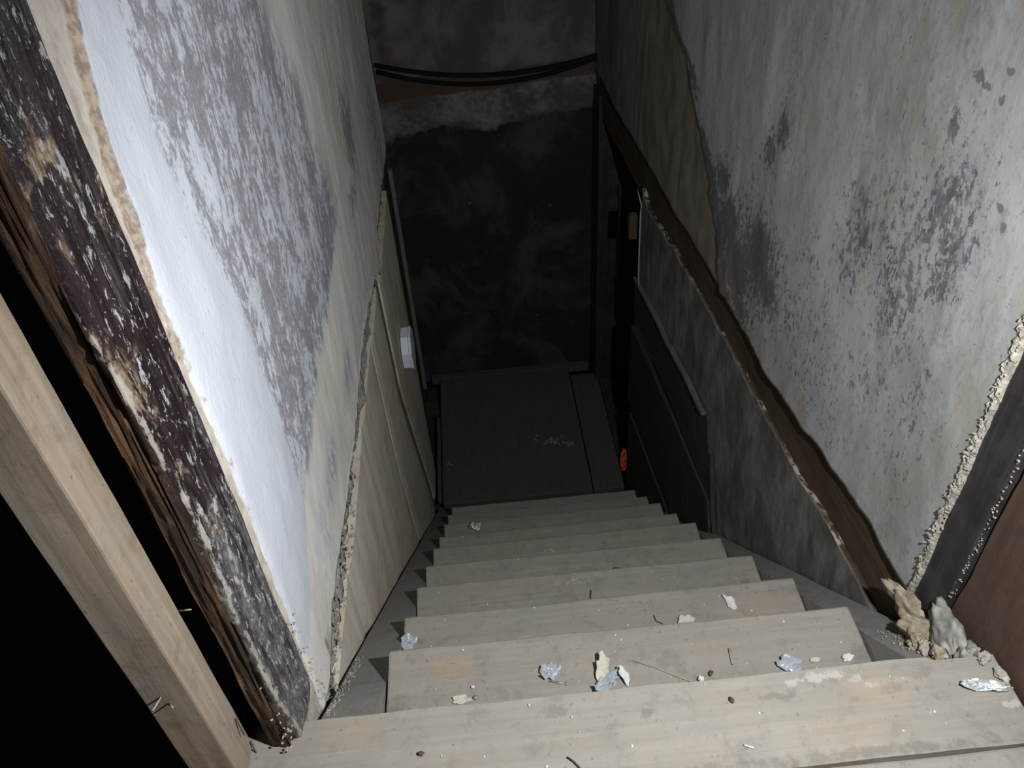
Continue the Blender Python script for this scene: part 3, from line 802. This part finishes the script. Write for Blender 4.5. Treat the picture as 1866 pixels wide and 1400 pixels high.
# where the paint has rotted away: the narrow front face, up to a ragged line near the corner
ul = u_corner + np.interp(Zs, [0.15, 0.3, 0.45, 0.62, 0.80, 0.86, 0.93, 1.4], [0.020, 0.006, 0.004, 0.010, 0.002, -0.006, -0.002, 0.006]) + 0.006 * fbm(Zs * 14, 0 * Zs, 0, 121, 4)
rot = sst(ul[None, :] - U_, -0.0008, 0.0022) * sst(U_, 0.03, 0.05)
depth = np.interp(Zs, [0.15, 0.25, 0.5, 0.8, 0.95, 1.4], [0.010, 0.010, 0.009, 0.012, 0.005, 0.003])[None, :]
rdg = fbm(U_ * 260, Zz * 9, 0, 131, 4)
disp = -rot * (depth + 0.005 * rdg) + (1 - rot) * (0.0022 * fbm(U_ * 120, Zz * 7, 0, 135, 4)) + 0.004 * fbm(U_ * 0 + 3, Zz * 5, 0, 136, 3)
lip = sst(U_ - ul[None, :], -0.001, 0.001) * sst(ul[None, :] + 0.007 * (0.4 + np.interp(Zs, [0.15, 0.5, .85, 0.9, 1.4], [1, 1, 1, .1, 0.1])[None, :]) - U_, -.002, .003) * np.interp(Zs, [0.15, 0.88, 0.93, 1.4], [1, 1, .35, .35])[None, :]
dust = np.interp(Zz, [0.18, 0.5, 0.75, 0.95, 1.4], [0.95, 0.75, 0.40, 0.12, 0.05]) + 0 * U_
och = np.interp(Zz, [0.18, 0.6, 0.8, 1.1], [0.0, 0.15, 0.35, 0.30]) * sst(u_corner + 0.07 - U_, 0, 0.05)
Vj = np.stack([px_[:, None] + nx[:, None] * disp, py_[:, None] + ny[:, None] * disp, Zz], -1)
Fj = gridfaces(N, len(Zs), wrap=True)
nv = len(Zs)
Fj += [tuple(i * nv for i in range(N)), tuple(i * nv + nv - 1 for i in range(N))]
link('door_jamb', fixn(mesh('door_jamb', Vj.reshape(-1, 3), Fj, dict(m_rot=rot, m_lip=lip, m_dust=dust, m_ochre=och))), M['jamb'], None, True, origin=(-0.505, -0.19, ZT),
     label='rotted timber door jamb with flaking dark purple-brown paint beside the whitewash', cat='door jamb')
sp = []
for i in range(28):
    z = ZT + 0.01 + abs(random.gauss(0, 0.07)); sp.append(((-0.487 + random.uniform(-.012, .008), -0.247 + random.uniform(-.006, .012), z), [random.uniform(.0008, .0026) for _ in range(3)]))
jb = bpy.data.objects['door_jamb']
lumps('mortar_specks', sp, M['mortar'], jb, kind='stuff')

# new pine post standing in front of it
V, F = gbox(-0.604, -0.548, -0.287, -0.231, ZT, 1.42, (3, 3, 60))
V[:, 0] += 0.0022 * fbm(V[:, 2] * 5, V[:, 1] * 20, 0, 3, 4); V[:, 1] += 0.0018 * fbm(V[:, 2] * 6, V[:, 0] * 20, 0, 7, 4)
post = bevel(link('wooden_post', mesh('wooden_post', V, F), M['pine'], None, False, origin=(-0.576, -0.26, ZT), label='square post of fresh pale wood in front of the rotted door jamb', cat='post'), 0.003)
# nails in it
for i, (a, b, l_) in enumerate((((-0.547, -0.262, 0.315), (-0.5, -0.25, 0.32), 0), ((-0.580, -0.288, 0.42), (-0.583, -0.306, 0.425), 0), ((-0.577, -0.288, 0.405), (-0.565, -0.300, 0.417), 0), ((-0.546, -0.24, 0.27), (-0.54, -0.25, 0.245), 0), ((-0.546, -0.236, 0.20), (-0.541, -0.246, 0.175), 0))):
    if i == 0: a, b = (-0.5475, -0.233, 0.50), (-0.527, -0.244, 0.515)
    tube('nail', [a, b], [0.0012, 0.0009], M['straw'] if i < 3 else M['twig'], post, 6)

# ================================================================== RIGHT DOOR JAMB, DOOR LEAF, RUBBLE
def rpost(name, y0, y1, x0, x1, z0, m, n, sd, amp, **k):
    V, F = gbox(x0, x1, y0, y1, z0, 1.45, n)
    V0 = V.copy()
    V[:, 0] += amp * fbm(V0[:, 1] * 20, V0[:, 2] * 9, 0, sd, 4); V[:, 1] += amp * fbm(V0[:, 0] * 20, V0[:, 2] * 9, 0, sd + 4, 4)
    return bevel(link(name, mesh(name, V, F), m, None, False, **k), 0.003)
rpost('blackened_post', -0.101, -0.030, 0.484, 0.56, 0.03, M['black'], (4, 6, 90), 141, 0.004, origin=(0.52, -0.06, 0.03), label='blackened door jamb post edged with crumbling mortar on the right', cat='door jamb')
rpost('brown_door', -0.62, -0.108, 0.490, 0.525, 0.06, M['brown'], (2, 30, 60), 151, 0.005, origin=(0.505, -0.36, 0.06), label='reddish-brown painted wooden door leaf at the right edge', cat='door')
# crumbling mortar along both edges of the black post
Zm = np.linspace(0.06, 1.42, 620); Um = np.linspace(-1, 1, 9)
A, B = np.meshgrid(Zm, Um, indexing='ij')
wdt = 0.0085 + 0.003 * fbm(A * 30, 0 * A, 0, 171, 3)
Ym = -0.024 + 0.006 * fbm(A * 12, 0 * A, 0, 172, 3) + B * wdt + 0.003 * fbm(A * 130, B * 2, 0, 173, 3)
Xm = 0.487 - (1 - np.abs(B) ** 3) * (0.006 + 0.009 * np.maximum(0, fbm(A * 110, B * 2.2, 0, 174, 4) + .25)) + 0.010 * (np.abs(B) > .95)
link('mortar_strip', mesh('mortar_strip', np.stack([Xm, Ym, A], -1).reshape(-1, 3), gridfaces(*A.shape)), M['mortar'], wr, False)
sp = []
for i in range(420):
    z = random.uniform(0.13, 1.35); wv = 0.006 * float(vn(z * 22, 0, 0, 9))
    sp.append(((0.479 + random.uniform(-.003, .004), -0.024 + wv + random.gauss(0, 0.0040), z), [random.choice((.0010, .0014, .0018, .0024, .0032)) * random.uniform(.7, 1.3) for _ in range(3)]))
for i in range(260):
    z = random.uniform(0.16, 1.35)
    sp.append(((0.484 + random.uniform(-.003, .002), -0.104 + random.gauss(0, 0.0025), z), [random.uniform(.0006, .0020) for _ in range(3)]))
lumps('mortar_joint', sp, M['mortar'], wr, kind='stuff')
# wedge of clay under the post
rub = [
    ('clay_lump', (0.466, -0.056, 0.064), (0.010, 0.050, 0.026), 'clay', 0.3, 'pale yellow clay lump packed under the right plaster edge'),
    ('clay_lump', (0.452, -0.108, 0.086), (0.013, 0.030, 0.020), 'clay', 0.8, 'elongated clay lump leaning down against the brown beam end'),
    ('clay_lump', (0.440, -0.132, 0.090), (0.015, 0.014, 0.012), 'clay', 0.2, 'small rounded clay crumb at the top of the right stringer'),
    ('clay_lump', (0.436, -0.150, 0.106), (0.011, 0.010, 0.009), 'mortar', 1.2, 'pale round mortar lump beside the slab of rubble'),
    ('rubble_slab', (0.466, -0.148, 0.122), (0.016, 0.060, 0.032), 'stone', -0.15, 'large upright grey slab of broken rubble by the brown door'),
    ('rubble_stone', (0.474, -0.187, 0.130), (0.014, 0.016, 0.030), 'stone', 0.5, 'narrow grey stone wedged behind the large rubble slab'),
    ('rubble_stone', (0.444, -0.170, 0.122), (0.014, 0.012, 0.012), 'clay', 0.9, 'triangular clay stone at the foot of the rubble slab'),
    ('rubble_stone', (0.462, -0.196, 0.150), (0.010, 0.010, 0.020), 'stone', 0.1, 'small grey stone just behind the top floor board edge'),
    ('rubble_stone', (0.466, -0.218, ZT + 0.006), (0.010, 0.007, 0.006), 'mortar', 0.7, 'small pale stone lying at the foot of the brown door'),
    ('rubble_stone', (0.474, -0.246, ZT + 0.006), (0.006, 0.011, 0.006), 'mortar', 0.2, 'pale chip of stone near the foil strip on the top board'),
]
for i, (nm, c, r, mt, rt, lb) in enumerate(rub):
    V, F = lump(c, r, 200 + i * 9, 4, 0.55, rt, 1.7)
    d = 0.005 * fbm(V[:, 0] * 110, V[:, 1] * 110, V[:, 2] * 110, i, 4)
    V = V + (V - np.array(c)) / np.linalg.norm(V - np.array(c), axis=1)[:, None] * d[:, None]
    link(nm, mesh(nm, V, F), M[mt], None, True, origin=c, label=lb, cat='rubble', group='rubble in the right corner')
sp = []
for i in range(160):
    y = random.uniform(-0.20, -0.06); x = 0.41 + random.random() ** 0.6 * 0.065
    sp.append(((x, y, -0.046 - SL * y + 0.003), [random.uniform(.0008, .0028) for _ in range(3)]))
lumps('rubble_crumbs', sp, M['clay'], st, kind='stuff')

# ================================================================== THINGS ON THE LEFT WALL
# octagonal junction box
jb_c = (-0.489, 1.60, -0.585)
box = empty('junction_box', jb_c, label='white plastic octagonal junction box on the left boards', cat='junction box')
def octa(rad, z=0.0): return [(jb_c[1] + rad * math.cos(math.pi / 8 + i * math.pi / 4), jb_c[2] + rad * 1.0 * math.sin(math.pi / 8 + i * math.pi / 4)) for i in range(8)]
bevel(link('base', fixn(mesh('base', *prism(octa(0.080), -0.489, -0.462, 0))), M['pvc'], box, False), 0.003)
bevel(link('lid', fixn(mesh('lid', *prism(octa(0.083), -0.4615, -0.452, 0))), M['pvc'], box, False), 0.003)
# pale lath at the corner
V, F = gbox(-0.489, -0.474, 2.085, 2.105, -1.20, -0.12, (1, 1, 16))
V[:, 1] += 0.006 * vn(V[:, 2] * 5, 0, 0, 3)
link('corner_lath', mesh('corner_lath', V, F), M['lath'], None, False, origin=(-0.48, 2.095, -1.2), label='thin pale upright lath at the far corner of the left boards', cat='lath')

# red patch low in the side doorway, its glow put in as emission
V, F = lump((0.405, 1.875, ZL + 0.060), (0.014, 0.030, 0.066), 401, 3, 0.35)
link('red_glow_patch', mesh('red_glow_patch', V, F), M['red'], None, True, origin=(0.404, 1.885, ZL), label='small red patch with added glow low in the dark doorway at the stair foot', cat='glow patch')


# ================================================================== LITTER ON THE STEPS
def sheet(name, pos, size, rot, mt, lab, cat, seed, curl=0.25, jag=0.25, th=0.0007, group='litter on the steps', nring=4, crump=0.0, tilt=0.0):
    """a ragged curled flake lying at pos"""
    a, b = size; nA = 20
    V = [(0, 0, 0)]
    for r in range(1, nring + 1):
        f = r / nring
        for i in range(nA):
            t = 2 * math.pi * i / nA
            rad = f * (1 + jag * 2 * float(fbm(math.cos(t) * 2.2, math.sin(t) * 2.2, 0, seed, 3)))
            V.append((a * rad * math.cos(t), b * rad * math.sin(t), 0))
    V = np.array(V)
    V[:, 2] = curl * ((V[:, 0] ** 2) / a - 0.4 * (V[:, 1] ** 2) / b * math.sin(seed)) + crump * fbm(V[:, 0] / a * 3, V[:, 1] / b * 3, 0, seed + 3, 3) + tilt * V[:, 1]
    V[:, 2] -= V[:, 2].min() - 0.0006
    c, s = math.cos(rot), math.sin(rot)
    W = np.stack([V[:, 0] * c - V[:, 1] * s, V[:, 0] * s + V[:, 1] * c, V[:, 2]], 1) + np.array(pos)
    F = [(0, 1 + i, 1 + (i + 1) % nA) for i in range(nA)]
    for r in range(nring - 1):
        o0, o1 = 1 + r * nA, 1 + (r + 1) * nA
        F += [(o0 + i, o1 + i, o1 + (i + 1) % nA, o0 + (i + 1) % nA) for i in range(nA)]
    o = link(name, mesh(name, W, F), M[mt], None, False, origin=pos, label=lab, cat=cat, group=group)
    sm = o.modifiers.new('thick', 'SOLIDIFY'); sm.thickness = th; sm.offset = 1
    return o


Z0, Z1, Z2, Z3, Z6 = 0.001, -H + 0.001, -2 * H + 0.001, -3 * H + 0.001, -6 * H + 0.001
ZF = ZT + 0.001
sheet('foil_scrap', (-0.286, 1.150, Z6), (0.022, 0.016), 0.3, 'foil', 'bright crumpled scrap of foil halfway down the stairs', 'foil', 1, 0.3, 0.3, 0.001, crump=0.030)
sheet('plastic_scrap', (-0.392, 0.128, Z1), (0.017, 0.015), 0.4, 'film', 'bluish plastic scrap at the left end of the third board', 'plastic', 2, 0.2, 0.25, crump=0.008, tilt=0.3)
sheet('pale_flake', (-0.161, 0.105, Z1), (0.018, 0.016), 0.1, 'straw', 'round beige flake half hidden behind the step edge', 'flake', 3, 0.05, 0.08)
sheet('paper_scrap', (0.256, 0.146, Z1), (0.010, 0.018), 0.35, 'white', 'white torn leaf-shaped paper scrap near the right end of a step', 'paper', 4, 0.3, 0.35, tilt=0.2)
sheet('pale_flake', (0.158, 0.108, Z1), (0.017, 0.013), 0.1, 'paper', 'ragged pale flake left of the white paper scrap', 'flake', 5, 0.2, 0.3, tilt=0.4)
sheet('plastic_scrap', (-0.129, -0.069, Z0), (0.019, 0.014), 0.2, 'film', 'clear plastic scrap just behind the small screw', 'plastic', 6, 0.3, 0.2, crump=0.012)
sheet('pale_flake', (-0.044, -0.076, Z0), (0.012, 0.021), -0.35, 'paper', 'jagged cream flake in the middle of the second step', 'flake', 7, 0.25, 0.45, 0.0012, tilt=0.5)
sheet('plastic_scrap', (-0.036, -0.098, Z0), (0.026, 0.013), 0.5, 'film', 'crumpled clear plastic in front of the jagged cream flake', 'plastic', 8, 0.2, 0.3, crump=0.016)
sheet('paper_scrap', (-0.009, -0.094, Z0), (0.007, 0.012), 0.5, 'white', 'bright white triangular scrap beside the crumpled clear plastic', 'paper', 9, 0.3, 0.3, tilt=0.8)
sheet('plastic_scrap', (0.261, -0.102, Z0), (0.020, 0.012), -0.25, 'film', 'grey triangular plastic scrap against the top step edge', 'plastic', 10, 0.2, 0.3, crump=0.01, tilt=0.5)
sheet('white_chip', (0.307, -0.095, Z0), (0.009, 0.004), 0.0, 'paper', 'small rectangular cream chip right of the grey plastic', 'chip', 11, 0.1, 0.1, 0.003)
sheet('white_chip', (0.360, -0.098, Z0), (0.010, 0.006), 0.2, 'white', 'bright ragged chip at the right end of the second step', 'chip', 12, 0.2, 0.4, 0.002, tilt=0.5)
sheet('splintered_chip', (-0.278, -0.102, Z0), (0.019, 0.007), 0.05, 'paper', 'long splintered cream chip near the left end of the step', 'chip', 13, 0.2, 0.45, 0.003)
sheet('white_chip', (0.113, -0.109, Z0), (0.005, 0.005), 0.7, 'white', 'tiny white chip at the end of the straw', 'chip', 14, 0.4, 0.3, 0.002, tilt=0.5)
sheet('foil_strip', (0.443, -0.260, ZF), (0.034, 0.008), -0.22, 'foil', 'silvery foil strip on the top board by the brown door', 'foil', 15, 0.1, 0.15, crump=0.012, nring=6)
for i, (c, r, mt, lb, cat) in enumerate((((-0.258, -0.080, 0.0045), 0.0042, 'white', 'little round white pellet behind the splintered chip', 'pellet'),
                                         ((-0.254, -0.100, 0.0058), 0.0055, 'stone', 'speckled grey crumb at the right tip of the splintered chip', 'crumb'),
                                         ((0.105, -0.240, ZT + 0.004), 0.0045, 'twig', 'dark grit piece on the middle of the top board', 'crumb'),
                                         ((-0.32, -0.269, ZT + 0.004), 0.0045, 'twig', 'dark crumb on the left part of the top board', 'crumb'),
                                         ((0.132, -0.099, 0.004), 0.0055, 'twig', 'brown chip beside the straw end', 'crumb'))):
    r *= 0.7
    V, F = lump((c[0], c[1], c[2] - 0.3 * r), (r * 1.3, r, r), 300 + i, 2, 0.5, i)
    link('crumb', mesh('crumb', V, F), M[mt], None, True, origin=c, label=lb, cat=cat, group='crumbs on the steps')
# a screw: shank and head
sc = empty('screw', (-0.118, -0.089, Z0), label='short rusty screw lying in front of the clear plastic scrap', cat='screw')
tube('shank', [(-0.133, -0.084, 0.0035), (-0.118, -0.088, 0.0035), (-0.106, -0.091, 0.0040)], [0.0008, 0.0017, 0.0019], M['screw'], sc)
tube('head', [(-0.1055, -0.0912, 0.0042), (-0.1035, -0.0917, 0.0042)], [0.0022, 0.0040], M['screw'], sc, 10)
tube('straw', [(0.010, -0.062, 0.0020), (0.045, -0.078, 0.0022), (0.080, -0.100, 0.0020), (0.104, -0.113, 0.0018)], 0.0010, M['straw'], label='long thin straw lying across the second step', cat='straw')
tube('matchstick', [(0.174, -0.058, 0.0020), (0.172, -0.087, 0.0020)], 0.0018, M['straw'], label='pale matchstick lying crosswise near the right of the second step', cat='matchstick')
tube('twig', [(-0.128, -0.294, ZT + 0.0022), (-0.120, -0.301, ZT + 0.0024), (-0.112, -0.312, ZT + 0.0020)], 0.0011, M['twig'], label='dark twig at the bottom edge of the top board', cat='twig')
tube('twig', [(0.004, 0.335, Z2 + 0.002), (0.000, 0.318, Z2 + 0.002), (0.000, 0.300, Z2 + 0.002)], 0.0018, M['twig'], label='short dark twig on the fourth board from the top', cat='twig')
tube('twig', [(0.085, 0.515, Z3 + 0.002), (0.098, 0.522, Z3 + 0.003), (0.114, 0.518, Z3 + 0.002)], 0.0022, M['twig'], label='dark bent twig on a middle step, farther down than the other twigs', cat='twig')
tube('twig', [(0.098, 0.135, Z1 + 0.002), (0.100, 0.122, Z1 + 0.002), (0.112, 0.114, Z1 + 0.002)], 0.0014, M['twig'], label='dark hooked twig left of the ragged pale flake', cat='twig')
tube('wood_sliver', [(0.103, -0.302, ZT + 0.0018), (0.115, -0.308, ZT + 0.0018)], 0.0013, M['white'], label='tiny white sliver on the front of the top board', cat='sliver')
sp = []
for i in range(220):
    y = -0.185 + random.random() ** 1.4 * 0.26
    sp.append(((-0.481 + abs(random.gauss(0, .007)), y, -0.056 - SL * y + 0.001), [random.uniform(.0008, .0026) for _ in range(3)]))
lumps('seam_crumbs', sp, M['stone'], st, kind='stuff')
# plaster crumbs too small and many to count
sp = []
for k in range(-1, 9):
    nz = nose[k] if k >= 0 else -0.206
    for i in range(18 if k < 0 else 40 if k < 3 else 14):
        r = random.choice((.0007, .0009, .0012, .0012, .0019))
        sp.append(((random.uniform(-.39, .39), nz - 0.005 - random.random() * (0.19 if k >= 0 else 0.12), -k * H + r * .6), (r * 1.2, r, r)))
lumps('plaster_crumbs', sp, M['white'], st, kind='stuff')
